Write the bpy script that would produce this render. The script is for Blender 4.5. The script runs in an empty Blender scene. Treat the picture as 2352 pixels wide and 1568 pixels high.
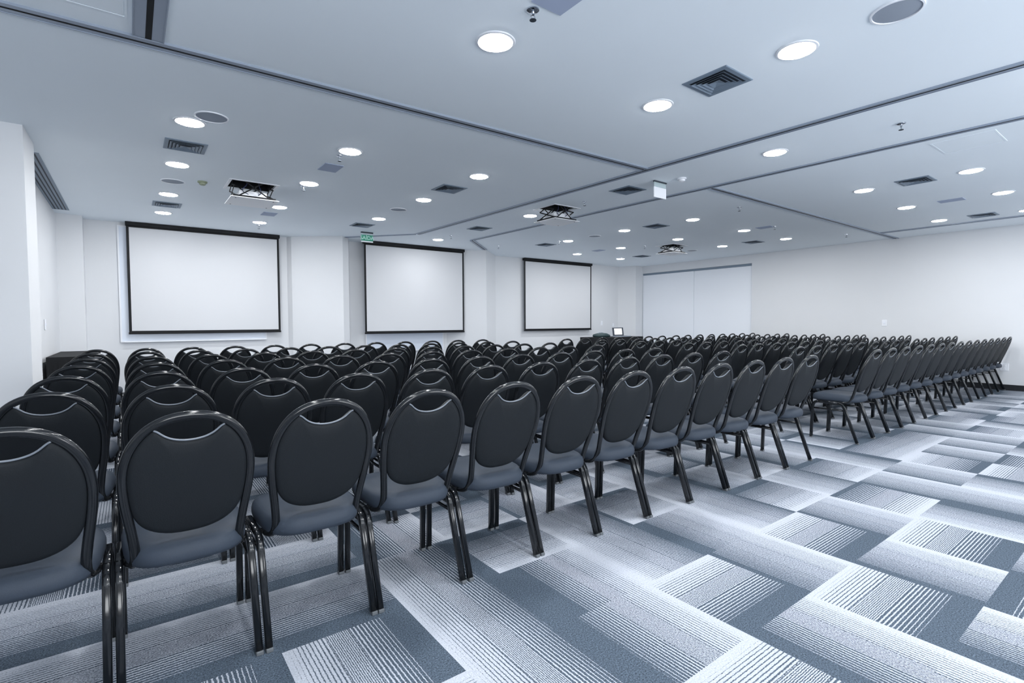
import bpy, bmesh, math, random
from math import sin, cos, pi, radians
from mathutils import Vector, Matrix
random.seed(7)
scene = bpy.context.scene
COL = scene.collection

# ------------------------------------------------------------------ camera
cam_d = bpy.data.cameras.new('camera')
cam = bpy.data.objects.new('camera', cam_d)
COL.objects.link(cam)
R_ = Vector((0.8012602271195135, -0.5982998701270078, -0.004394751687091745))
U_ = Vector((0.02640902045608332, 0.028027761291879515, 0.9992582290056536))
F_ = Vector((0.5977328935862035, 0.8007819366113168, -0.03825804388743903))
CAMZ = 1.2356
mat = Matrix((R_, U_, -F_)).transposed().to_4x4()
mat.translation = Vector((0, 0, CAMZ))
cam.matrix_world = mat
cam_d.sensor_width = 36
cam_d.lens = 1173.12 / 2352 * 36
cam_d.clip_start = 0.02
scene.camera = cam

ZC = 2.87     # ceiling height
FILLPOW = 85

# ------------------------------------------------------------------ materials
def mat_new(name):
    m = bpy.data.materials.new(name); m.use_nodes = True
    return m, m.node_tree.nodes, m.node_tree.links, m.node_tree.nodes['Principled BSDF']

def simple(name, col, rough=.6, metal=0., noise=0., nscale=40, bump=0., sheen=0., spec=.5):
    m, n, l, p = mat_new(name)
    p.inputs['Base Color'].default_value = (*col, 1)
    p.inputs['Roughness'].default_value = rough
    p.inputs['Metallic'].default_value = metal
    p.inputs['Specular IOR Level'].default_value = spec
    if sheen: p.inputs['Sheen Weight'].default_value = sheen
    if noise or bump:
        tc = n.new('ShaderNodeTexCoord'); nt = n.new('ShaderNodeTexNoise')
        nt.inputs['Scale'].default_value = nscale; nt.inputs['Detail'].default_value = 5
        l.new(tc.outputs['Object'], nt.inputs['Vector'])
        if noise:
            mp = n.new('ShaderNodeMapRange')
            mp.inputs['To Min'].default_value = 1 - noise; mp.inputs['To Max'].default_value = 1 + noise
            l.new(nt.outputs['Fac'], mp.inputs['Value'])
            vm = n.new('ShaderNodeVectorMath'); vm.operation = 'SCALE'
            vm.inputs[0].default_value = col
            l.new(mp.outputs['Result'], vm.inputs['Scale']); l.new(vm.outputs['Vector'], p.inputs['Base Color'])
        if bump:
            b = n.new('ShaderNodeBump'); b.inputs['Strength'].default_value = bump; b.inputs['Distance'].default_value = .002
            l.new(nt.outputs['Fac'], b.inputs['Height']); l.new(b.outputs['Normal'], p.inputs['Normal'])
    return m

def emit(name, col, s):
    m, n, l, p = mat_new(name)
    p.inputs['Base Color'].default_value = (0, 0, 0, 1)
    p.inputs['Emission Color'].default_value = (*col, 1)
    p.inputs['Emission Strength'].default_value = s
    return m

WALL = simple('wall_paint', (.71, .722, .742), .75, noise=.012, nscale=3, bump=.05)
CEIL = simple('ceiling_paint', (.86, .92, .965), .85, noise=.012, nscale=2)
BASE = simple('baseboard_black', (.012, .014, .018), .45)
SCREEN = simple('screen_fabric', (.63, .64, .662), .9, noise=.006, nscale=300)
BLACK = simple('matte_black', (.004, .005, .007), .5, spec=.25)
DARKHOLE = simple('ceiling_void', (.004, .005, .007), .9)
ALU = simple('anodised_aluminium', (.34, .39, .47), .4, .3)
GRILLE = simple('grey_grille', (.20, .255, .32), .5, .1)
GRILLE_D = simple('grey_grille_deep', (.03, .04, .055), .7)
WHITE = simple('white_plastic', (.84, .86, .90), .4)
PLATEW = simple('bright_white_panel', (.93, .94, .96), .5)
PANELW = simple('white_panel', (.82, .85, .92), .5)
DOORW = simple('door_laminate', (.84, .87, .92), .55)
BOARD = simple('whiteboard_surface', (.72, .78, .88), .25)
SPEAKER = simple('speaker_grille', (.30, .34, .40), .7, noise=.1, nscale=600)
PLAIN = simple('flush_panel_paint', (.40, .46, .60), .8)
CHROME = simple('chrome', (.6, .63, .68), .15, 1.)
FRAME = simple('charcoal_gloss_enamel', (.006, .0072, .009), .14, .0, spec=.5)
FABRIC_B = simple('charcoal_backrest_vinyl', (.0085, .0108, .0135), .6, noise=.18, nscale=260, bump=.25, spec=.22)
FABRIC_S = simple('charcoal_seat_fabric', (.033, .043, .060), .55, noise=.12, nscale=260, bump=.2, spec=.2)
RUBBER = simple('rubber_foot_grey', (.10, .11, .12), .6)
CLOTH = simple('black_tablecloth', (.006, .007, .009), .9, noise=.2, nscale=60, bump=.2)
BAGM = simple('dark_bag_nylon', (.02, .045, .05), .6, noise=.3, nscale=30, bump=.4)
SMOKE = simple('yellowed_plastic', (.28, .32, .22), .5)
GREEN = simple('sign_green', (.03, .30, .19), .4)
MINT = simple('sign_mint_letters', (.55, .86, .76), .4)
LAMP = emit('downlight_glow', (.97, .985, 1.0), 88)
LAPSCR = emit('laptop_screen_glow', (.95, .98, 1), 1.3)
LEDG = emit('led_yellow', (1, .9, .4), 2)
m_, n_, l_, p_ = mat_new('clear_acrylic')
p_.inputs['Base Color'].default_value = (.62, .74, .76, 1); p_.inputs['Roughness'].default_value = .2
p_.inputs['Alpha'].default_value = .45
ACRYL = m_

# carpet: one striped gradient repeated tile by tile, turned by the UVs
def carpet():
    m, n, l, p = mat_new('striped_carpet_tile')
    p.inputs['Roughness'].default_value = .95; p.inputs['Specular IOR Level'].default_value = .1
    uv = n.new('ShaderNodeUVMap'); uv.uv_map = 'tile'
    sep = n.new('ShaderNodeSeparateXYZ'); l.new(uv.outputs['UV'], sep.inputs[0])
    at = n.new('ShaderNodeAttribute'); at.attribute_name = 'tile_seed'
    def M(op, a, b=None, c=None, clamp=False):
        x = n.new('ShaderNodeMath'); x.operation = op; x.use_clamp = clamp
        for i, v in enumerate((a, b, c)):
            if v is None: continue
            if hasattr(v, 'links'): l.new(v, x.inputs[i])
            else: x.inputs[i].default_value = v
        return x.outputs[0]
    v = M('FRACT', sep.outputs['Y'])
    sd = at.outputs['Fac']
    t = M('MULTIPLY', v, M('ADD', .86, M('MULTIPLY', sd, .22)))      # some tiles end before the solid dark band
    rp = n.new('ShaderNodeValToRGB'); cr = rp.color_ramp; cr.interpolation = 'LINEAR'
    pts = [(0, 0.0), (.07, .02), (.12, .24), (.26, .30), (.34, .46), (.52, .52), (.6, .62), (.76, .80), (.80, .84), (.82, 1.0), (1, 1.0)]
    cr.elements[0].position = 0; cr.elements[0].color = (0, 0, 0, 1)
    cr.elements[1].position = 1; cr.elements[1].color = (1, 1, 1, 1)
    for a, b in pts[1:-1]:
        e = cr.elements.new(a); e.color = (b, b, b, 1)
    l.new(t, rp.inputs['Fac']); d = rp.outputs['Color']
    dd = n.new('ShaderNodeRGBToBW'); l.new(d, dd.inputs[0]); d = dd.outputs[0]
    tc = n.new('ShaderNodeTexCoord')
    mp = n.new('ShaderNodeMapping'); l.new(tc.outputs['Object'], mp.inputs['Vector'])
    fl = n.new('ShaderNodeTexNoise'); fl.inputs['Scale'].default_value = 170; fl.inputs['Detail'].default_value = 3
    fl.inputs['Roughness'].default_value = .7
    l.new(mp.outputs['Vector'], fl.inputs['Vector'])
    fleck = M('SUBTRACT', fl.outputs['Fac'], .5)
    wob = n.new('ShaderNodeTexNoise'); wob.inputs['Scale'].default_value = 60
    l.new(tc.outputs['Object'], wob.inputs['Vector'])
    tw = M('ADD', M('MULTIPLY', v, 33.0), M('MULTIPLY', M('SUBTRACT', wob.outputs['Fac'], .5), .35))
    w1 = M('MULTIPLY', M('ABSOLUTE', M('SUBTRACT', M('FRACT', tw), .5)), 2)
    w2 = M('MULTIPLY', M('ABSOLUTE', M('SUBTRACT', M('FRACT', M('MULTIPLY', tw, 2.0)), .5)), 2)
    z1 = n.new('ShaderNodeMapRange'); z1.interpolation_type = 'SMOOTHSTEP'
    for k, q in (('From Min', .30), ('From Max', .38)): z1.inputs[k].default_value = q
    l.new(t, z1.inputs['Value'])
    z2 = n.new('ShaderNodeMapRange'); z2.interpolation_type = 'SMOOTHSTEP'
    for k, q in (('From Min', .50), ('From Max', .56)): z2.inputs[k].default_value = q
    l.new(t, z2.inputs['Value'])
    zone = M('SUBTRACT', z1.outputs[0], z2.outputs[0])
    w = M('ADD', M('MULTIPLY', w1, M('SUBTRACT', 1.0, zone)), M('MULTIPLY', w2, zone))
    w = M('ADD', w, M('MULTIPLY', fleck, .55))
    # the fine-gauge middle of the tile is heathered: fleck outweighs line
    w = M('ADD', w, M('MULTIPLY', M('MULTIPLY', fleck, .9), zone))
    mask = M('ADD', M('MULTIPLY', M('SUBTRACT', d, w), 4.0), .5, clamp=True)
    mask = M('MULTIPLY', mask, M('GREATER_THAN', d, .012))
    k2 = M('MULTIPLY', M('GREATER_THAN', d, .93), 1.0)
    mask = M('MAXIMUM', mask, k2)
    mx = n.new('ShaderNodeMix'); mx.data_type = 'RGBA'
    mx.inputs['A'].default_value = (.45, .475, .53, 1); mx.inputs['B'].default_value = (.075, .098, .128, 1)
    l.new(mask, mx.inputs['Factor'])
    g = n.new('ShaderNodeVectorMath'); g.operation = 'SCALE'
    l.new(mx.outputs['Result'], g.inputs[0])
    l.new(M('ADD', 1.0, M('MULTIPLY', fleck, M('ADD', 1.2, M('MULTIPLY', mask, 2.6)))), g.inputs['Scale'])
    l.new(g.outputs['Vector'], p.inputs['Base Color'])
    bp = n.new('ShaderNodeBump'); bp.inputs['Strength'].default_value = .35; bp.inputs['Distance'].default_value = .003
    l.new(fl.outputs['Fac'], bp.inputs['Height']); l.new(bp.outputs['Normal'], p.inputs['Normal'])
    return m
CARPET = carpet()

# ------------------------------------------------------------------ helpers
def obj(name, bm, m, parent=None, smooth=False, kind=None, loc=None):
    me = bpy.data.meshes.new(name)
    bmesh.ops.recalc_face_normals(bm, faces=bm.faces)
    bm.to_mesh(me); bm.free()
    if smooth:
        for p in me.polygons: p.use_smooth = True
        if smooth != 'all':
            me.set_sharp_from_angle(angle=radians(35))
    me.materials.append(m)
    o = bpy.data.objects.new(name, me); COL.objects.link(o)
    if loc: o.location = loc
    if parent: o.parent = parent
    if kind: o['kind'] = kind
    return o

def struct(name, bm, m, **k):
    return obj(name, bm, m, kind='structure', **k)

def tag(o, label, cat, group=None):
    o['label'] = label; o['category'] = cat
    if group: o['group'] = group
    return o

def thing(name, label, cat, loc=(0, 0, 0), rz=0, group=None):
    o = bpy.data.objects.new(name, None); COL.objects.link(o)
    o.empty_display_size = .1
    o.location = loc; o.rotation_euler = (0, 0, rz)
    return tag(o, label, cat, group)

def dup(root, loc, rz=0, label=None, group=None):
    r = root.copy(); COL.objects.link(r); r.location = loc; r.rotation_euler = (0, 0, rz)
    if label: r['label'] = label
    if group: r['group'] = group
    for ch in list(root.children):
        c = ch.copy(); COL.objects.link(c); c.parent = r
        for g in list(ch.children):
            d = g.copy(); COL.objects.link(d); d.parent = c
    return r

def box(bm, x0, x1, y0, y1, z0, z1, bev=0):
    r = bmesh.ops.create_cube(bm, size=1)
    vs = r['verts']
    for v in vs:
        v.co = Vector(((x0 + x1) / 2 + v.co.x * (x1 - x0), (y0 + y1) / 2 + v.co.y * (y1 - y0), (z0 + z1) / 2 + v.co.z * (z1 - z0)))
    if bev:
        es = list({e for v in vs for e in v.link_edges})
        bmesh.ops.bevel(bm, geom=es, offset=bev, segments=2, affect='EDGES', profile=.5)
    return bm

def B(*a, **k):
    return box(bmesh.new(), *a, **k)

def catmull(pts, n=6, closed=False):
    P = [Vector(p) for p in pts]; out = []
    N = len(P)
    rng = range(N) if closed else range(N - 1)
    for i in rng:
        p1, p2 = P[i], P[(i + 1) % N]
        p0 = P[(i - 1) % N] if (closed or i > 0) else p1 * 2 - p2
        p3 = P[(i + 2) % N] if (closed or i + 2 < N) else p2 * 2 - p1
        for k in range(n):
            t = k / n
            out.append(.5 * ((2 * p1) + (p2 - p0) * t + (2 * p0 - 5 * p1 + 4 * p2 - p3) * t * t + (3 * p1 - p0 - 3 * p2 + p3) * t ** 3))
    if not closed: out.append(P[-1])
    return out

def tube(bm, path, prof, ref=Vector((1, 0, 0)), closed=False):
    """sweep a closed 2-D profile; its first axis stays along ref"""
    P = [Vector(p) for p in path]; rings = []
    N = len(P)
    for i, p in enumerate(P):
        if closed: t = P[(i + 1) % N] - P[(i - 1) % N]
        else: t = P[min(i + 1, N - 1)] - P[max(i - 1, 0)]
        t.normalize()
        a = ref - t * ref.dot(t)
        if a.length < 1e-4: a = Vector((0, 1, 0)) - t * t.y
        a.normalize(); b = t.cross(a)
        rings.append([bm.verts.new(p + a * u + b * v) for u, v in prof])
    K = len(prof)
    for i in range(N if closed else N - 1):
        r0, r1 = rings[i], rings[(i + 1) % N]
        for k in range(K):
            bm.faces.new((r0[k], r0[(k + 1) % K], r1[(k + 1) % K], r1[k]))
    if not closed:
        bm.faces.new(rings[0]); bm.faces.new(rings[-1][::-1])
    return bm

def circ(r, k=8, r2=None):
    r2 = r2 or r
    return [(r * cos(2 * pi * i / k), r2 * sin(2 * pi * i / k)) for i in range(k)]

def rrect(w, h, c):
    pts = []
    for sx, sy, a0 in ((1, 1, 0), (-1, 1, 90), (-1, -1, 180), (1, -1, 270)):
        for a in (0, 45, 90):
            a_ = radians(a0 + a)
            pts.append((sx * (w / 2 - c) + c * cos(a_), sy * (h / 2 - c) + c * sin(a_)))
    return pts

def lathe(bm, prof, k=32, cx=0, cy=0, cap0=False, cap1=False):
    rings = []
    for r, z in prof:
        rings.append([bm.verts.new((cx + r * cos(2 * pi * i / k), cy + r * sin(2 * pi * i / k), z)) for i in range(k)])
    for a, b in zip(rings, rings[1:]):
        for i in range(k):
            bm.faces.new((a[i], a[(i + 1) % k], b[(i + 1) % k], b[i]))
    if cap0: bm.faces.new(rings[0])
    if cap1: bm.faces.new(rings[-1])
    return bm

# ------------------------------------------------------------------ floor: 0.5 m carpet tiles
KNOWN = {  # (tile column, tile row): side of the tile where its dark end lies
 (4,2):'D',(5,2):'L',(6,2):'D',(7,2):'L',(8,2):'U',(9,2):'L',(10,2):'L',(11,2):'D',(12,2):'L',(13,2):'L',(14,2):'L',(15,2):'U',
 (16,2):'R',(17,2):'U',(3,1):'D',(4,1):'L',(5,1):'D',(6,1):'L',(7,1):'D',(8,1):'R',(9,1):'L',(10,1):'R',(11,1):'D',(12,1):'U',
 (4,0):'L',(5,0):'L',(6,0):'U',(7,0):'L',(2,3):'R',(3,3):'L',(4,3):'R',(5,3):'L',(6,3):'R',(7,3):'U',(8,3):'R',(9,3):'U',
 (10,3):'R',(11,3):'U',(12,3):'U',(13,3):'U',(14,3):'L',(16,3):'U',(1,3):'R',(1,4):'D',(2,4):'R',(3,4):'U',(4,4):'R',(5,4):'U',
 (6,4):'R',(7,4):'L',(0,4):'D',(-1,4):'D',(-1,3):'R',(0,3):'R',(0,5):'D',(-1,5):'D',(1,5):'D',(2,5):'L',(3,2):'L',(2,2):'R'}
SEED = {(4,2):.75,(6,2):.75,(5,1):.75,(7,1):.75,(5,2):.1,(3,3):.9,(1,3):.9,(4,1):.5,(6,1):.15,(7,2):.05,(9,2):.15,(4,3):.0,(5,3):.5,
        (8,3):.0,(10,2):.0,(12,2):.05,(13,2):.0,(14,2):.0,(6,2):.7,(8,2):.1,(9,1):.3,(1,4):.7,(0,4):.7,(2,4):.6,(2,3):.6}
OX, OY, T = -.078, .0158, .5
bm = bmesh.new(); uvl = bm.loops.layers.uv.new('tile'); sl = bm.faces.layers.float.new('tile_seed')
vg = {}
def fv(i, j):
    if (i, j) not in vg: vg[i, j] = bm.verts.new((OX + i * T, OY + j * T, 0))
    return vg[i, j]
rnd = random.Random(21)
for i in range(-8, 28):
    for j in range(-8, 23):
        f = bm.faces.new((fv(i, j), fv(i + 1, j), fv(i + 1, j + 1), fv(i, j + 1)))
        r = rnd.random()
        d = KNOWN.get((i, j))
        s2 = rnd.random()
        if d is None:
            par = (i + j) % 2 == 0
            if rnd.random() < .2: par = not par
            d = ('U' if r < .5 else 'D') if par else ('L' if r < .5 else 'R')
        f[sl] = SEED.get((i, j), s2 * .8)
        for lp in f.loops:
            x = (lp.vert.co.x - OX) / T - i; y = (lp.vert.co.y - OY) / T - j
            t = {'R': x, 'L': 1 - x, 'U': y, 'D': 1 - y}[d]
            u = y if d in 'RL' else x
            lp[uvl].uv = (u, .001 + t * .998)
floor = struct('floor', bm, CARPET)
floor.data.polygons[0].use_smooth = False

# ------------------------------------------------------------------ room shell
def wall_strip(bm, pts, z0=0, z1=ZC + .25, th=.12, out=None):
    """vertical faces along a plan polyline with an outer skin so the wall has thickness"""
    P = [Vector((x, y)) for x, y in pts]
    off = []
    for i, p in enumerate(P):
        ns = []
        if i > 0: d = (P[i] - P[i - 1]).normalized(); ns.append(Vector((-d.y, d.x)))
        if i < len(P) - 1: d = (P[i + 1] - P[i]).normalized(); ns.append(Vector((-d.y, d.x)))
        nrm = sum(ns, Vector((0, 0))).normalized()
        k = max(.5, nrm.dot(ns[0]))
        off.append(p + nrm * th / k)
    a = [[bm.verts.new((p.x, p.y, z)) for z in (z0, z1)] for p in P]
    b = [[bm.verts.new((p.x, p.y, z)) for z in (z0, z1)] for p in off]
    for i in range(len(P) - 1):
        bm.faces.new((a[i][0], a[i + 1][0], a[i + 1][1], a[i][1]))
        bm.faces.new((b[i + 1][0], b[i][0], b[i][1], b[i + 1][1]))
        bm.faces.new((a[i][1], a[i + 1][1], b[i + 1][1], b[i][1]))
        bm.faces.new((a[i + 1][0], a[i][0], b[i][0], b[i + 1][0]))
    for i in (0, -1):
        bm.faces.new((a[i][0], a[i][1], b[i][1], b[i][0]))
    return bm

WL = [(-3.2, -3.2), (-3.2, 5.815), (-.668, 5.815), (-.662, 6.37), (-.84, 6.37), (-.845, 10.09), (-.545, 10.13), (-.545, 10.43)]
WF = [(-.545, 10.43), (2.43, 10.43), (2.48, 10.30), (3.25, 9.69), (3.42, 9.87), (3.56, 10.24), (5.78, 10.24), (6.52, 9.70), (7.26, 10.40), (11.74, 10.40)]
WR = [(11.74, 10.40), (12.0, 9.95), (12.30, 9.95)]
struct('wall_left', wall_strip(bmesh.new(), WL), WALL)
struct('wall_front', wall_strip(bmesh.new(), WF), WALL)
bm = bmesh.new(); wall_strip(bm, WR)
# right wall with a recess for the sliding panels
box(bm, 12.30, 12.50, -3.2, 6.59, 0, ZC + .25)
box(bm, 12.30, 12.50, 6.59, 9.95, 2.655, ZC + .25)
box(bm, 12.42, 12.50, 6.59, 9.95, 0, 2.655)
struct('wall_right', bm, WALL)
# back wall, behind the camera, with three unseen windows added for fill light
bm = bmesh.new()
FILL_WIN = [(-1.6, 1.4), (3.2, 6.2), (8.0, 11.0)]
xx0 = -3.32
for a, b in FILL_WIN:
    box(bm, xx0, a, -3.32, -3.2, 0, ZC + .25); xx0 = b
    box(bm, a, b, -3.32, -3.2, 0, .75); box(bm, a, b, -3.32, -3.2, 2.65, ZC + .25)
box(bm, xx0, 12.5, -3.32, -3.2, 0, ZC + .25)
struct('wall_back', bm, WALL)
GLASS, n_, l_, p_ = mat_new('fill_window_glass')
p_.inputs['Base Color'].default_value = (1, 1, 1, 1); p_.inputs['Roughness'].default_value = 0; p_.inputs['Alpha'].default_value = .08
for k, (a, b) in enumerate(FILL_WIN):
    bm = bmesh.new()
    for q in ((a, a + .05, .75, 2.65), (b - .05, b, .75, 2.65), (a + .05, b - .05, .75, .80), (a + .05, b - .05, 2.60, 2.65), ((a + b) / 2 - .025, (a + b) / 2 + .025, .80, 2.60)):
        box(bm, q[0], q[1], -3.29, -3.24, q[2], q[3])
    wn = struct('fill_window_%d' % (k + 1), bm, ALU)
    obj('pane', B(a + .05, b - .05, -3.27, -3.262, .80, 2.60), GLASS, wn)
    L = bpy.data.lights.new('fill_light', 'AREA'); L.shape = 'RECTANGLE'; L.size = b - a - .1; L.size_y = 1.8
    L.energy = FILLPOW * (1.15, 1.15, .5)[k]; L.color = (.93, .965, 1.0)
    lo = bpy.data.objects.new('fill_light', L); COL.objects.link(lo)
    lo.location = ((a + b) / 2, -3.6, 1.35); lo.rotation_euler = (radians(125), 0, 0)  # added lamp, tilted up to brighten ceiling and walls

def baseboard(name, pts):
    bm = bmesh.new()
    wall_strip(bm, [p for p in pts], 0, .10, -.014)
    return struct(name, bm, BASE)
baseboard('baseboard_left', WL)
baseboard('baseboard_front', WF)
bm = bmesh.new(); wall_strip(bm, WR[:2], 0, .10, -.014); box(bm, 12.286, 12.3, -3.2, 6.585, 0, .10)
struct('baseboard_right', bm, BASE)
struct('baseboard_back', B(-3.2, 12.3, -3.2, -3.186, 0, .10), BASE)

# sliding white panels in the recess of the right wall
d1 = struct('door_1', B(12.335, 12.375, 8.232, 9.945, .012, 2.598, bev=.003), DOORW)
d2 = struct('door_2', B(12.345, 12.385, 6.595, 8.226, .012, 2.598, bev=.003), DOORW)
struct('shadow_strip_1', B(12.332, 12.42, 6.592, 9.948, 2.60, 2.655), GRILLE)  # dark grey strip stands for the shadow above the panels

# ceiling with three openings for the projector lifts
HATCH = [(1.205, 6.83, .47, .46), (5.0, 5.60, .44, .42), (9.47, 6.87, .45, .42)]
xs = sorted({-3.3, 12.5} | {x for h in HATCH for x in (h[0] - h[2] / 2, h[0] + h[2] / 2)})
ys = sorted({-3.3, 10.6} | {y for h in HATCH for y in (h[1] - h[3] / 2, h[1] + h[3] / 2)})
bm = bmesh.new(); cv = {}
for i, x in enumerate(xs):
    for j, y in enumerate(ys): cv[i, j] = bm.verts.new((x, y, ZC))
for i in range(len(xs) - 1):
    for j in range(len(ys) - 1):
        mx_, my_ = (xs[i] + xs[i + 1]) / 2, (ys[j] + ys[j + 1]) / 2
        if any(abs(mx_ - h[0]) < h[2] / 2 and abs(my_ - h[1]) < h[3] / 2 for h in HATCH): continue
        bm.faces.new((cv[i, j], cv[i, j + 1], cv[i + 1, j + 1], cv[i + 1, j]))
ext = bmesh.ops.extrude_face_region(bm, geom=list(bm.faces))
for v in ext['geom']:
    if isinstance(v, bmesh.types.BMVert): v.co.z += .02
struct('ceiling', bm, CEIL)

# ------------------------------------------------------------------ partition tracks in the ceiling
def track(label, a, b, w=.11, slot=.016, asym=0.):
    a = Vector((a[0], a[1], 0)); b = Vector((b[0], b[1], 0)); L = (b - a).length
    rz = math.atan2(b.y - a.y, b.x - a.x)
    t = thing('partition_track', label, 'ceiling track', (a.x, a.y, ZC), rz, 'aluminium tracks for the folding partitions')
    for s in (1, -1):
        bm = bmesh.new()
        o0, o1 = sorted((s * slot / 2, s * w / 2))
        box(bm, 0, L, o0, o1, -.010, 0)
        f0, f1 = sorted((s * (w / 2 - .006), s * w / 2))
        box(bm, 0, L, f0, f1, -.014, -.010)
        obj('rail_flange', bm, ALU, t)
    obj('brush_seal', B(0, L, -slot / 2, slot / 2, -.0112, 0), DARKHOLE, t)
    return t
track('long grey ceiling track running left to right from left wall to the nearer lengthwise track', (-3.1, 3.77), (4.48, 3.59))
track('long grey ceiling track running towards the screens, left of the blank hanging sign', (4.76, -3.1), (4.30, 8.66), w=.09)
track('long grey ceiling track running towards the screens, right of the blank hanging sign', (5.98, -3.1), (5.49, 8.68), w=.075, slot=.013)
track('grey ceiling track running from the middle of the ceiling to the plain right wall', (5.74, 3.605), (12.28, 3.63), w=.10)
track('short faint ceiling track angled towards the pillar left of the middle screen', (4.27, 8.69), (3.33, 9.77), w=.05, slot=.012)
track('short ceiling track angled towards the pillar right of the middle screen', (5.52, 8.71), (6.46, 9.65), w=.10)
track('wide dark slotted ceiling track at top left corner, near the camera', (.125, 3.63), (.125, -3.1), w=.15, slot=.030)
track('grey ceiling track close along the plain right wall', (11.27, 3.57), (11.27, -3.1), w=.10, slot=.006)

# ------------------------------------------------------------------ downlights
def make_light(label, x, y):
    t = thing('ceiling_downlight', label, 'ceiling light', (x, y, ZC), 0, 'round white ceiling downlights')
    bm = bmesh.new()
    lathe(bm, [(.096, 0), (.0965, -.005), (.102, -.0075), (.114, -.005), (.117, 0)], 40)
    obj('trim_ring', bm, WHITE, t, smooth=True)
    bm = bmesh.new()
    lathe(bm, [(.095, -.001), (.0945, -.0075), (.09, -.0095), (.05, -.0105), (.006, -.011)], 40, cap1=True)
    obj('diffuser', bm, LAMP, t, smooth=True)
    return t
LX = [(0.43, [9.17, 7.83, 6.32, 4.94, 2.5, 1.1, -.6, -2.1]),
      (1.725, [9.15, 7.79, 6.28, 4.88, 2.496, 1.2, -.6, -2.1]),
      (3.18, [7.754, 6.217, 4.863, 2.491, 1.493, -.6, -2.1]),
      (4.98, [9.027, 6.189, 2.498, .6, -1.0]),
      (7.22, [7.66, 6.20, 4.90, 2.552, 1.527, -.6, -2.1]),
      (8.83, [9.007, 7.703, 6.234, 4.942, 2.563, 1.535, -.6, -2.1]),
      (10.45, [9.039, 6.245, 4.948, 2.576, 1.547, -.6, -2.1])]
LXFIX = {(7.22, 2.552): 7.439, (7.22, 1.527): 7.432, (8.83, 2.563): 9.06, (8.83, 1.535): 9.037, (8.83, 4.942): 8.936, (8.83, 9.007): 8.70,
         (10.45, 2.576): 10.686, (10.45, 1.547): 10.777, (10.45, 9.039): 10.29, (4.98, 2.498): 5.065, (4.98, 9.027): 4.921,
         (3.18, 2.491): 3.245, (3.18, 1.493): 3.273, (7.22, 4.9): 7.30, (7.22, 6.2): 7.16, (7.22, 7.66): 7.147, (10.45, 4.948): 10.522,
         (8.83, 7.703): 8.781, (8.83, 6.234): 8.79, (10.45, 6.245): 10.406, (1.725, 2.496): 1.752}
ORD = ['first', 'second', 'third', 'fourth', 'fifth', 'sixth', 'seventh', 'eighth', 'ninth', 'tenth', 'eleventh', 'twelfth', 'thirteenth', 'fourteenth', 'fifteenth']
light0 = None
for ci, (x, ysl) in enumerate(LX):
    for k, y in enumerate(ysl):
        xx = LXFIX.get((x, y), x)
        lab = 'lit round white downlight, %s from the screens in the %s line from the left' % (ORD[k], ORD[ci])
        if light0 is None: light0 = make_light(lab, xx, y)
        else: dup(light0, (xx, y, ZC), 0, lab)

# ------------------------------------------------------------------ square diffuser grilles
def make_vent(label, x, y, s=.33):
    t = thing('air_diffuser', label, 'air vent', (x, y, ZC), 0, 'square grey ceiling air diffusers')
    h = s / 2
    def pyr(bm, a, za, b, zb):
        A = [bm.verts.new((sx * a, sy * a, za)) for sx, sy in ((1, 1), (-1, 1), (-1, -1), (1, -1))]
        Bv = [bm.verts.new((sx * b, sy * b, zb)) for sx, sy in ((1, 1), (-1, 1), (-1, -1), (1, -1))]
        for i in range(4): bm.faces.new((A[i], A[(i + 1) % 4], Bv[(i + 1) % 4], Bv[i]))
    bm = bmesh.new()
    pyr(bm, h, 0, h, -.004); pyr(bm, h, -.004, h - .005, -.007); pyr(bm, h - .005, -.007, h * .80, -.008); pyr(bm, h * .80, -.008, h * .80, -.001)
    obj('outer_frame', bm, GRILLE, t)
    bm = bmesh.new()
    for a, b in ((.74, .62), (.58, .46), (.42, .30)):
        pyr(bm, h * a, -.022, h * b, -.010); pyr(bm, h * a, -.022, h * (a + .015), -.022); pyr(bm, h * (a + .015), -.022, h * (b + .015), -.010)
    pyr(bm, h * .26, -.022, h * .04, -.012)
    c = [bm.verts.new((sx * h * .04, sy * h * .04, -.012)) for sx, sy in ((1, 1), (-1, 1), (-1, -1), (1, -1))]
    bm.faces.new(c)
    bmesh.ops.translate(bm, verts=bm.verts, vec=(0, 0, .006))
    obj('louvre', bm, GRILLE, t)
    obj('backing', B(-h * .8, h * .8, -h * .8, h * .8, -.003, -.0005), GRILLE_D, t)
    return t
VENTS = [(3.258, 2.007, 'large grey square air vent, nearest one, below the second bright light from top right'),
         (.45, 5.63, 'grey slatted air vent between the two nearest downlights beside left wall'),
         (.445, 8.51, 'grey slatted air vent above the left screen, far end of the left light line'),
         (3.178, 5.53, 'grey square air vent between downlights left of the lengthwise tracks, nearer the middle'),
         (5.01, 4.29, 'grey square air vent just left of the blank hanging sign'),
         (3.16, 8.42, 'grey square air vent just above the green exit sign'),
         (4.93, 7.54, 'grey square air vent between the two lengthwise tracks, left of the middle projector'),
         (7.28, 5.60, 'grey square air vent to the upper left of the far right projector'),
         (7.43, 2.02, 'grey square air vent right of centre, beside the first downlight of the right bay'),
         (10.71, 2.04, 'grey square air vent close to the track along the right wall'),
         (7.10, 8.30, 'small looking grey air vent above the right screen'),
         (10.33, 8.38, 'grey air vent close to the far right corner, left below the far projector'),
         (10.40, 5.55, 'grey air vent right of the far projector, near the right wall')]
v0 = None
for x, y, lab in VENTS:
    if v0 is None: v0 = make_vent(lab, x, y)
    else: dup(v0, (x, y, ZC), 0, lab)

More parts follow.
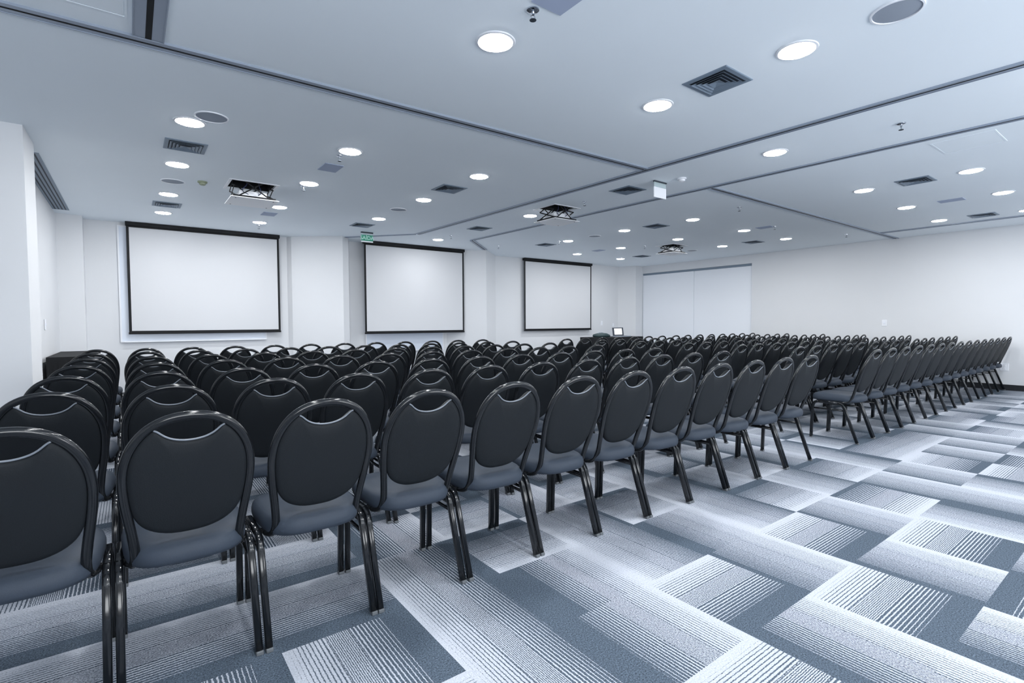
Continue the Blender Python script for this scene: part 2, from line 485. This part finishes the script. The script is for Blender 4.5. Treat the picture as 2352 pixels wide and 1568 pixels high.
# linear slot grille beside the left wall
t = thing('linear_air_grille', 'long grey slotted grille in ceiling beside the left wall', 'air vent', (-.755, 8.2, ZC))
obj('frame', B(-.09, .095, -1.53, 1.55, -.004, 0), GRILLE, t)
for k in range(4):
    obj('slot', B(-.062 + k * .038, -.048 + k * .038, -1.5, 1.52, -.0055, -.004), GRILLE_D, t)

# flush panels and discs
PANELS = [(1.735, 5.51, .19, .28, 'small plain grey blue panel in ceiling, left of the third light line'),
          (1.71, 8.37, .19, .26, 'small plain grey panel in ceiling just above the left screen'),
          (1.78, 1.93, .2, .29, 'plain blue grey ceiling panel cut by the top edge of the photo'),
          (9.03, 2.05, .19, .27, 'faint grey flat panel in ceiling between the two right light rows'),
          (8.94, 4.56, .19, .26, 'faint grey flat panel in ceiling near the right wall track'),
          (8.68, 8.28, .19, .26, 'faint grey flat panel in ceiling above the right screen')]
for x, y, w, d_, lab in PANELS:
    tag(obj('ceiling_panel', B(-w / 2, w / 2, -d_ / 2, d_ / 2, -.006, 0, bev=.001), PLAIN, loc=(x, y, ZC)), lab, 'ceiling panel', 'small flush ceiling panels')
DISCS = [(3.292, .994, 'large round grey ceiling speaker at the top right of the photo'),
         (.435, 7.092, 'round grey ceiling speaker in the leftmost light line'),
         (3.155, 6.966, 'round dark ceiling speaker left of the nearer lengthwise track, over the middle'),
         (7.166, 6.939, 'round dark ceiling speaker left of the far projector'),
         (10.468, 7.032, 'round grey ceiling speaker right of the far projector'),
         (.56, 4.72, 'round grey ceiling speaker half hidden beside the nearest left downlight')]
def make_speaker(lab, x, y):
    t = thing('ceiling_speaker', lab, 'speaker', (x, y, ZC), 0, 'round ceiling speakers')
    bm = bmesh.new(); lathe(bm, [(.108, -.002), (.110, -.008), (.118, -.007), (.120, 0)], 36); obj('rim', bm, WHITE, t, smooth=True)
    bm = bmesh.new(); lathe(bm, [(.108, -.003), (.07, -.006), (.005, -.008)], 36, cap1=True); obj('mesh_cover', bm, SPEAKER, t, smooth=True)
    return t
s0 = None
for x, y, lab in DISCS:
    if s0 is None: s0 = make_speaker(lab, x, y)
    else: dup(s0, (x, y, ZC), 0, lab)

for (ax0, ax1, ay0, ay1, lab) in ((-.62, .03, 2.85, 3.47, 'faint square access panel in ceiling at top left corner of the photo'),
                                  (6.0, 6.47, 1.08, 1.53, 'faint square access panel outline in ceiling at upper right')):
    w_, d_ = (ax1 - ax0) / 2, (ay1 - ay0) / 2
    t = thing('access_panel', lab, 'ceiling panel', ((ax0 + ax1) / 2, (ay0 + ay1) / 2, ZC))
    bm = bmesh.new()
    for q in ((-w_, -w_ + .012, -d_, d_), (w_ - .012, w_, -d_, d_), (-w_ + .012, w_ - .012, -d_, -d_ + .012), (-w_ + .012, w_ - .012, d_ - .012, d_)):
        box(bm, *q, -.003, 0)
    obj('frame', bm, CEIL, t)
    obj('hatch', B(-w_ + .015, w_ - .015, -d_ + .015, d_ - .015, -.002, 0), CEIL, t)

def detector(lab, x, y, m):
    t = thing('smoke_detector', lab, 'smoke detector', (x, y, ZC))
    bm = bmesh.new(); lathe(bm, [(.05, 0), (.05, -.012), (.046, -.016)], 24, cap1=True); obj('base', bm, WHITE if m is WHITE else SMOKE, t, smooth=True)
    bm = bmesh.new(); lathe(bm, [(.036, -.016), (.034, -.034), (.022, -.042)], 24, cap1=True); obj('head', bm, m, t, smooth=True)
detector('yellowish round smoke detector left of the left projector', .71, 6.916, SMOKE)
detector('white round smoke detector right of the blank hanging sign', 5.10, 3.57, WHITE)

def make_sprinkler(lab, x, y):
    t = thing('sprinkler', lab, 'sprinkler', (x, y, ZC), 0, 'ceiling fire sprinklers')
    bm = bmesh.new(); lathe(bm, [(.034, .006), (.034, 0), (.033, -.006), (.022, -.011)], 20, cap1=True); obj('escutcheon', bm, CHROME, t, smooth=True)
    bm = bmesh.new(); lathe(bm, [(.008, -.010), (.009, -.028), (.006, -.03)], 12, cap1=True)
    for s in (1, -1): tube(bm, [(s * .007, 0, -.026), (s * .014, 0, -.038), (s * .004, 0, -.052)], circ(.0022, 6), Vector((0, 1, 0)))
    obj('nozzle', bm, CHROME, t, smooth=True)
    bm = bmesh.new(); lathe(bm, [(.004, -.050), (.018, -.053), (.018, -.0555), (.003, -.0555)], 16); obj('deflector', bm, GRILLE_D, t, smooth=True)
    return t
SPR = [(1.734, 2.127, 'large looking chrome sprinkler at top centre, nearest one'), (5.176, 1.514, 'small sprinkler between the lengthwise tracks, on the right'),
       (5.01, 5.04, 'small dark sprinkler just right of the middle projector'), (4.902, 8.478, 'small dark sprinkler right of the farthest light between the tracks'),
       (1.684, 5.064, 'white sprinkler just below the nearest downlight of second line'), (1.701, 6.434, 'white sprinkler below the second nearest downlight of second line'),
       (7.072, 3.987, 'tiny sprinkler just right of the lengthwise track, above the far lights'), (10.946, 4.027, 'tiny sprinkler near the right wall, above the far chairs'),
       (7.033, 7.808, 'tiny sprinkler left of a downlight above the right screen'), (8.988, 4.42, 'tiny sprinkler beside the faint panel near the right wall'),
       (1.769, 9.45, 'tiny sprinkler below the farthest downlight above the left screen'), (9.0, 7.22, 'tiny sprinkler just left of the far projector'),
       (6.40, 9.05, 'small white sprinkler beside the pillar between middle and right screens')]
sp0 = None
for x, y, lab in SPR:
    if sp0 is None: sp0 = make_sprinkler(lab, x, y)
    else: dup(sp0, (x, y, ZC), 0, lab)

# ------------------------------------------------------------------ projection screens
def proj_screen(label, x0, x1, y, zb, group='projector screens pulled down'):
    cx = (x0 + x1) / 2; w = x1 - x0
    t = thing('projection_screen', label, 'screen', (cx, y, zb), 0, group)
    h = ZC - zb
    obj('housing', B(-w / 2 - .01, w / 2 + .01, -.04, .06, h - .062, h - .001, bev=.004), BLACK, t)
    obj('fabric', B(-w / 2 + .035, w / 2 - .035, -.002, .002, .05, h - .062), SCREEN, t)
    bm = bmesh.new()
    box(bm, -w / 2, -w / 2 + .036, -.003, .003, .03, h - .062); box(bm, w / 2 - .036, w / 2, -.003, .003, .03, h - .062)
    box(bm, -w / 2 + .036, w / 2 - .036, -.003, .003, h - .085, h - .062); box(bm, -w / 2 + .036, w / 2 - .036, -.003, .003, .03, .055)
    obj('border', bm, BLACK, t)
    obj('bottom_bar', B(-w / 2 - .006, w / 2 + .006, -.012, .012, 0, .034, bev=.004), BLACK, t)
    return t
proj_screen('large white projection screen on the left with black border', -.018, 2.262, 10.30, 1.062)
proj_screen('white projection screen in the middle behind the green exit sign', 3.763, 6.072, 9.95, 1.005)
proj_screen('white projection screen on the right, farthest one', 8.09, 10.50, 10.30, 1.0)

def board(label, x0, x1, y, z0, z1):
    t = thing('whiteboard', label, 'whiteboard', ((x0 + x1) / 2, y, z0), 0, 'whiteboards behind the screens')
    w = (x1 - x0) / 2; h = z1 - z0
    obj('panel', B(-w + .015, w - .015, -.008, .008, .015, h - .015), BOARD, t)
    bm = bmesh.new()
    box(bm, -w, -w + .022, -.014, .010, 0, h); box(bm, w - .022, w, -.014, .010, 0, h)
    box(bm, -w + .022, w - .022, -.014, .010, h - .022, h); box(bm, -w + .022, w - .022, -.014, .010, 0, .022)
    obj('frame', bm, WHITE, t)
    obj('pen_tray', B(-w + .05, w - .02, -.06, -.014, 0, .014, bev=.003), WHITE, t)
board('pale whiteboard half hidden behind the left projection screen', -.135, 2.04, 10.415, .93, 2.82)
board('pale whiteboard hanging behind the middle projection screen', 3.87, 5.68, 10.222, .62, 2.5)

# ------------------------------------------------------------------ projectors on ceiling lifts
def projector_lift(label, hx, hy, hw, hd, drop, rz=0):
    t = thing('projector_lift', label, 'projector', (hx, hy, ZC), 0, 'projectors on scissor lifts')
    W, D = hw / 2, hd / 2
    bm = bmesh.new()                                       # shaft above the opening
    for a in ((-W - .01, -W, -D, D), (W, W + .01, -D, D), (-W - .01, W + .01, -D - .01, -D), (-W - .01, W + .01, D, D + .01)):
        box(bm, *a, .021, .32)
    box(bm, -W - .01, W + .01, -D - .01, D + .01, .32, .33)
    obj('shaft', bm, DARKHOLE, t)
    bm = bmesh.new()
    for a in ((-W - .03, -W, -D - .03, D + .03), (W, W + .03, -D - .03, D + .03), (-W, W, -D - .03, -D), (-W, W, D, D + .03)):
        box(bm, *a, -.005, 0)
    obj('opening_frame', bm, WHITE, t)
    zb = -drop
    pl = obj('cover_plate', B(-W - .02, W + .02, -D - .02, D + .02, zb - .008, zb, bev=.002), PLATEW, t)
    for sx in (1, -1):
        for sy in (1, -1):
            bm = bmesh.new(); lathe(bm, [(.009, -.0095), (.004, -.012)], 12, cap1=True)
            bmesh.ops.translate(bm, verts=bm.verts, vec=(sx * (W - .035), sy * (D - .035), zb))
            obj('screw', bm, GRILLE_D, pl, smooth=True)
    bm = bmesh.new()
    for s in (1, -1):
        box(bm, s * (W - .02) - .012, s * (W - .02) + .012, -D + .02, D - .02, zb, zb + .028)
        box(bm, -W + .02, W - .02, s * (D - .02) - .012, s * (D - .02) + .012, zb, zb + .024)
    obj('tray_rail', bm, BLACK, t)
    top = .05
    for s in (1, -1):
        bm = bmesh.new()
        for lvl in range(2):
            z0 = zb + .028 + lvl * (top - zb - .028) / 2; z1 = z0 + (top - zb - .028) / 2
            for q in (1, -1):
                tube(bm, [(s * (W - .03) + q * .004, -q * (D - .06), z0), (s * (W - .03) + q * .004, q * (D - .06), z1)], rrect(.006, .016, .001))
        obj('scissor_arm', bm, BLACK, t)
    for s in (1, -1):
        bm = bmesh.new()
        for q in (1, -1):
            tube(bm, [(-q * (W - .08), s * (D - .045), zb + .028), (q * (W - .08), s * (D - .045), top)], rrect(.006, .014, .001), Vector((0, 1, 0)))
        obj('cross_brace', bm, BLACK, t)
    pb = obj('projector_body', B(-.15, .15, -.12, .12, zb + .012, zb + .105, bev=.014), WHITE, t, smooth=True)
    bm = bmesh.new(); lathe(bm, [(.034, 0), (.036, .02), (.026, .028), (.024, .012)], 20, cap1=True)
    bmesh.ops.rotate(bm, verts=bm.verts, matrix=Matrix.Rotation(-pi / 2, 3, 'X')); bmesh.ops.translate(bm, verts=bm.verts, vec=(.05, .118, zb + .06))
    obj('lens', bm, BLACK, pb, smooth=True)
    for k in range(2):
        bm = bmesh.new()
        tube(bm, catmull([(-.1 + .14 * k, .03, .25), (-.06 + .12 * k, -.10, .02), (-.12 + .2 * k, -.14, zb + .10), (-.05 + .1 * k, -.115, zb + .06)], 6), circ(.005, 6))
        obj('cable', bm, simple('cable_blue', (.03, .04, .10), .5) if 'cable_blue' not in bpy.data.materials else bpy.data.materials['cable_blue'], t, smooth=True)
    return t
projector_lift('white projector on black scissor lift lowered from ceiling, left and nearest one', *HATCH[0], .185)
projector_lift('projector on black scissor lift lowered between the lengthwise tracks', *HATCH[1], .185)
projector_lift('small looking projector lift lowered from ceiling near far right corner', *HATCH[2], .165)

# ------------------------------------------------------------------ hanging signs
def text_mesh(s, size, m, name, parent, loc, rot):
    cu = bpy.data.curves.new(name, 'FONT'); cu.body = s; cu.size = size; cu.align_x = 'CENTER'; cu.align_y = 'CENTER'
    cu.extrude = .0006; cu.offset = .0012
    tmp = bpy.data.objects.new('tmp', cu); COL.objects.link(tmp)
    dg = bpy.context.evaluated_depsgraph_get()
    me = bpy.data.meshes.new_from_object(tmp.evaluated_get(dg))
    bpy.data.objects.remove(tmp)
    me.materials.clear(); me.materials.append(m); me.name = name
    o = bpy.data.objects.new(name, me); COL.objects.link(o); o.parent = parent; o.location = loc; o.rotation_euler = rot
    return o
t = thing('exit_sign', 'small green hanging sign reading SAÍDA in front of middle screen', 'sign', (3.475, 9.03, ZC))
obj('ceiling_bar', B(-.112, .112, -.012, .012, -.020, 0), GRILLE_D, t)
obj('hanger_plate', B(-.108, .108, -.003, .003, -.062, -.020), ACRYL, t)
pn = obj('green_panel', B(-.110, .110, -.004, .004, -.160, -.052), GREEN, t)
text_mesh('SAÍDA', .092, MINT, 'lettering', pn, (0, -.0052, -.108), (pi / 2, 0, 0))
obj('white_strip', B(-.110, .110, -.004, .004, -.182, -.160), WHITE, t)

t = thing('hanging_sign', 'blank white back of a sign hanging between the lengthwise tracks', 'sign', (5.02, 3.81, ZC))
obj('ceiling_bar', B(-.112, .112, -.012, .012, -.014, 0), GRILLE_D, t)
obj('hanger_plate', B(-.110, .110, -.003, .003, -.075, -.014), ACRYL, t)
obj('sign_panel', B(-.112, .112, -.004, .004, -.190, -.070), WHITE, t)

# ------------------------------------------------------------------ wall plates
def plate(name, label, cat, loc, nrm, w, h, slots):
    t = thing(name, label, cat, loc, math.atan2(nrm[1], nrm[0]) + pi / 2)
    obj('faceplate', B(-w / 2, w / 2, -.009, 0, -h / 2, h / 2, bev=.002), WHITE, t)
    for k in range(slots):
        z = (k - (slots - 1) / 2) * .05
        obj('rocker' if 'switch' in name else 'socket', B(-.018, .018, -.013, -.009, z - .018, z + .018, bev=.002), PANELW if 'switch' in name else WHITE, t)
plate('light_switch', 'white switch plate on the plain right wall above the chairs', 'switch', (12.3, 3.80, 1.18), (-1, 0), .085, .125, 1)
plate('wall_outlet', 'white outlet box on right wall behind the last chairs', 'outlet', (12.3, 2.0, .405), (-1, 0), .11, .13, 2)
plate('wall_switch', 'white plate on far wall right of the right screen', 'switch', (11.03, 10.40, 1.19), (0, -1), .08, .13, 1)
plate('wall_thermostat', 'small white control on far wall near the corner, above the laptop', 'control', (11.52, 10.40, 1.14), (0, -1), .07, .09, 1)
plate('wall_switch', 'faint white plate on the left wall beyond the column', 'switch', (-.84, 8.44, 1.229), (1, 0), .08, .13, 1)

# ------------------------------------------------------------------ tables
def cloth_table(label, x0, x1, y0, y1, z):
    t = thing('covered_table', label, 'table', ((x0 + x1) / 2, (y0 + y1) / 2, 0))
    w, d = (x1 - x0) / 2, (y1 - y0) / 2
    bm = bmesh.new(); K = 96
    ring_t, ring_b = [], []
    per = []
    for k in range(K):
        a = k / K * 4; s = int(a); f = a - s
        p = [(-w + 2 * w * f, -d), (w, -d + 2 * d * f), (w - 2 * w * f, d), (-w, d - 2 * d * f)][s]
        per.append(p)
    for k, (px, py) in enumerate(per):
        ring_t.append(bm.verts.new((px, py, z)))
        fo = .010 * sin(k * 1.9) + .008 * sin(k * .7 + 1)
        sx = 1 + (fo - .012) / w; sy = 1 + (fo - .012) / d
        ring_b.append(bm.verts.new((px * sx, py * sy, .012)))
    ring_m = [bm.verts.new((a.co.x * .999, a.co.y * .999, z - .05)) for a in ring_t]
    bm.faces.new(ring_t)
    for a, b in ((ring_t, ring_m), (ring_m, ring_b)):
        for k in range(K): bm.faces.new((a[k], a[(k + 1) % K], b[(k + 1) % K], b[k]))
    obj('tablecloth', bm, CLOTH, t)
    obj('tabletop', B(-w + .012, w - .012, -d + .012, d - .012, z - .03, z - .004), BLACK, t)
    for sx in (1, -1):
        for sy in (1, -1):
            obj('leg', B(sx * (w - .07) - .015, sx * (w - .07) + .015, sy * (d - .07) - .015, sy * (d - .07) + .015, 0, z - .03), BLACK, t)
    return t
cloth_table('black cloth covered table at the left wall beyond the chairs', -.80, -.36, 8.0, 9.6, .845)
cloth_table('long black covered desk under the laptop at far right corner', 9.04, 10.68, 8.60, 9.25, .845)

t = thing('laptop', 'open laptop with bright white screen on the far desk', 'laptop', (10.15, 8.86, .8455), 0)
bs = obj('base', B(-.20, .20, -.14, .11, 0, .02, bev=.004), ALU, t)
obj('keyboard', B(-.17, .17, -.04, .09, .020, .023), BLACK, bs)
ld = obj('lid', B(-.205, .205, -.006, .006, 0, .215, bev=.003), simple('laptop_shell_grey', (.05, .06, .08), .5), t)
ld.location = (0, .115, .018); ld.rotation_euler = (radians(-8), 0, 0)
obj('display', B(-.142, .142, -.0085, -.0065, .034, .190), LAPSCR, ld)
t = thing('equipment_bag', 'dark bag lying on the left end of the far desk', 'bag', (9.42, 8.88, .8455))
bm = bmesh.new()
lathe(bm, [(.24, 0), (.27, .03), (.26, .075), (.18, .105), (.02, .11)], 28, cap0=True, cap1=True)
for v in bm.verts:
    v.co.y *= .62; v.co.z *= (1 + .15 * sin(v.co.x * 11)) * (1 if v.co.x < 0 else max(.45, 1 - v.co.x * 2))
obj('body', bm, BAGM, t, smooth='all')
obj('strap', tube(bmesh.new(), catmull([(-.12, 0, .10), (-.03, .02, .125), (.08, 0, .10), (.2, -.03, .05), (.28, -.02, .012)], 6), rrect(.004, .03, .001), Vector((0, 0, 1))), ALU, t)

# ------------------------------------------------------------------ chairs
HOOP = [(0, .9345), (.062, .926), (.115, .898), (.153, .853), (.176, .797), (.185, .735), (.183, .67), (.175, .60), (.165, .53), (.158, .465)]
def by(z): return .068 - (z - .45) * .335          # the back leans away from the sitter
def make_chair(label, group):
    t = thing('banquet_chair', label, 'chair', (0, 0, 0), 0, group)
    # seat cushion
    N = 48
    def outline(s, z, dz=0):
        pts = []
        for k in range(N):
            a = 2 * pi * k / N; c, q = cos(a), sin(a)
            e = 2 / 3.4
            x = abs(c) ** e * (1 if c >= 0 else -1); y = abs(q) ** e * (1 if q >= 0 else -1)
            wd = .197 + .013 * y
            pts.append((x * wd * s, .238 + y * .228 * (s if s < 1 else s), z))
        return pts
    bm = bmesh.new(); rings = []
    for s, z in ((.90, .402), (.975, .407), (1.0, .422), (1.0, .440), (.975, .458), (.92, .470), (.80, .478), (.6, .4815), (.35, .483), (.12, .4835)):
        rings.append([bm.verts.new(p) for p in outline(s, z)])
    for a, b in zip(rings, rings[1:]):
        for k in range(N): bm.faces.new((a[k], a[(k + 1) % N], b[(k + 1) % N], b[k]))
    bm.faces.new(rings[0]); bm.faces.new(rings[-1])
    for v in bm.verts:                                     # waterfall front, slight saddle
        if v.co.y > .38: v.co.z -= (v.co.y - .38) ** 2 * 1.2
    obj('seat', bm, FABRIC_S, t, smooth='all')
    # back pad
    half = [(0, .503), (.055, .507), (.102, .524), (.138, .554), (.160, .597), (.170, .65), (.1745, .70), (.1745, .745), (.168, .79), (.153, .832),
            (.131, .866), (.112, .886), (.100, .893), (.090, .887), (.070, .869), (.048, .857), (.022, .8505)]
    pts = [Vector((x, 0, z)) for x, z in half] + [Vector((0, 0, .849))] + [Vector((-x, 0, z)) for x, z in half[1:][::-1]]
    sm = catmull(pts, 3, closed=True)
    cz = .69
    bm = bmesh.new(); K = len(sm)
    def ring(s, dy):
        return [bm.verts.new((p.x * s, by(cz + (p.z - cz) * s) + dy, cz + (p.z - cz) * s)) for p in sm]
    spec = [(.0, -.019), (.35, -.0185), (.7, -.0165), (.9, -.013), (.975, -.008), (1.0, -.001), (1.0, .006), (.985, .016), (.94, .026), (.8, .036), (.5, .042), (.0, .044)]
    prev = None
    for s, dy in spec:
        if s == 0:
            cur = bm.verts.new((0, by(cz) + dy, cz))
        else: cur = ring(s, dy)
        if prev is not None:
            if isinstance(prev, list) and isinstance(cur, list):
                for k in range(K): bm.faces.new((prev[k], prev[(k + 1) % K], cur[(k + 1) % K], cur[k]))
            elif isinstance(cur, list):
                for k in range(K): bm.faces.new((prev, cur[(k + 1) % K], cur[k]))
            else:
                for k in range(K): bm.faces.new((prev[k], prev[(k + 1) % K], cur))
        prev = cur
    pad = obj('backrest', bm, FABRIC_B, t, smooth='all')
    sc = [(x, z) for x, z in half[12:]] + [(0, .849)] + [(-x, z) for x, z in half[12:][::-1]]
    path = catmull([(x, by(z) - .009, z + .001) for x, z in sc], 3)
    obj('piping', tube(bmesh.new(), path, circ(.0032, 6), Vector((0, 1, 0))), simple('piping_grey', (.16, .18, .21), .35) if 'piping_grey' not in bpy.data.materials else bpy.data.materials['piping_grey'], pad, smooth='all')
    # hoop frame round the back
    hp = [(x, by(z), z) for x, z in HOOP]
    low = [(.159, .086, .425), (.166, .112, .402), (.178, .15, .394)]
    path = [(-x, y, z) for x, y, z in (hp[1:] + low)[::-1]] + hp + low
    obj('back_frame', tube(bmesh.new(), catmull(path, 4), circ(.0125, 12, .0150), Vector((0, 1, .3))), FRAME, t, smooth='all')
    LG = rrect(.0255, .028, .006)
    for s in (-1, 1):
        x = s * .2045
        lf = obj('leg', tube(bmesh.new(), [(x, .430, .010)] + catmull([(x, .420, .315), (x, .414, .352), (x, .396, .380), (x, .362, .391)], 4), LG), FRAME, t, smooth='all')
        obj('foot_cap', B(x - .0125, x + .0125, .414, .446, 0, .016, bev=.003), RUBBER, lf)
        lr = obj('leg', tube(bmesh.new(), [(x, 0.0, .010)] + catmull([(x, .112, .322), (x, .126, .355), (x, .146, .380), (x, .182, .391)], 4), LG), FRAME, t, smooth='all')
        obj('foot_cap', B(x - .0125, x + .0125, -.018, .016, 0, .016, bev=.003), RUBBER, lr)
        bm = bmesh.new(); lathe(bm, [(.0045, 0), (.003, .003)], 8, cap1=True)
        bmesh.ops.rotate(bm, verts=bm.verts, matrix=Matrix.Rotation(pi / 2, 3, 'X')); bmesh.ops.translate(bm, verts=bm.verts, vec=(x + s * .003, .008, .055))
        obj('screw', bm, CHROME, lr)
        obj('side_rail', tube(bmesh.new(), [(x, .180, .391), (x, .364, .391)], LG), FRAME, t, smooth='all')
        obj('stretcher', tube(bmesh.new(), [(x - s * .004, .113, .318), (x - s * .004, .418, .318)], rrect(.010, .016, .003)), FRAME, t, smooth='all')
    bm = bmesh.new()
    for yy in (.19, .34): tube(bm, [(-.20, yy, .392), (.20, yy, .392)], rrect(.016, .022, .003), Vector((0, 1, 0)))
    obj('seat_support', bm, BLACK, t)
    return t

# rows are numbered from the camera; (Y0, slope, X of column 0, pitch) read off the floor plan
ROWS_L = [(1.972, -.012, .148, .4425), (2.879, -.031, .154, .4435), (3.725, -.041, .144, .445), (4.616, -.033, .150, .451),
          (5.522, -.035, .151, .452), (6.482, -.050, .138, .455), (7.350, -.041, .150, .458)]
ROWS_R = [1.895, 2.62, 3.31, 4.06, 4.85, 5.61, 6.42]
ROWN = ['nearest', 'second', 'third', 'fourth', 'fifth', 'sixth', 'farthest']
BACK = .095
chair0 = None
def place(x, y, rz, label, group):
    global chair0
    if chair0 is None:
        chair0 = make_chair(label, group); chair0.location = (x, y, 0); chair0.rotation_euler = (0, 0, rz)
    else:
        dup(chair0, (x, y, 0), rz, label, group)
jr = random.Random(5)
for r, (y0, s, x0, p) in enumerate(ROWS_L):
    rz = math.atan(s)
    for c in range(-1, 11):
        X = x0 + p * c
        jit = 0 if r == 0 else jr.uniform(-.012, .012)
        place(X + jr.uniform(-.003, .003), y0 + s * X + BACK + jit, rz + radians(jr.uniform(-.5, .5)),
              'charcoal oval-back chair, %s from left in the %s row of the left block' % (ORD[c + 1], ROWN[r]), 'chairs in the left block')
for r, y0 in enumerate(ROWS_R):
    for c in range(15):
        X = 5.975 + .4345 * c
        jit = 0 if r == 0 else jr.uniform(-.012, .012)
        place(X + 0, y0 + BACK + jit, 0,
              'charcoal oval-back chair, %s from left in the %s row of the right block' % (ORD[c], ROWN[r]), 'chairs in the right block')

# ------------------------------------------------------------------ world and view
w = bpy.data.worlds.new('world'); scene.world = w; w.use_nodes = True
w.node_tree.nodes['Background'].inputs[0].default_value = (.5, .56, .65, 1)
w.node_tree.nodes['Background'].inputs[1].default_value = .3
vs = scene.view_settings
vs.view_transform = 'Standard'; vs.look = 'None'; vs.gamma = 1; vs.use_curve_mapping = False
vs.exposure = .97
try:
    scene.cycles.max_bounces = 10; scene.cycles.diffuse_bounces = 6; scene.cycles.use_denoising = True
except Exception: pass
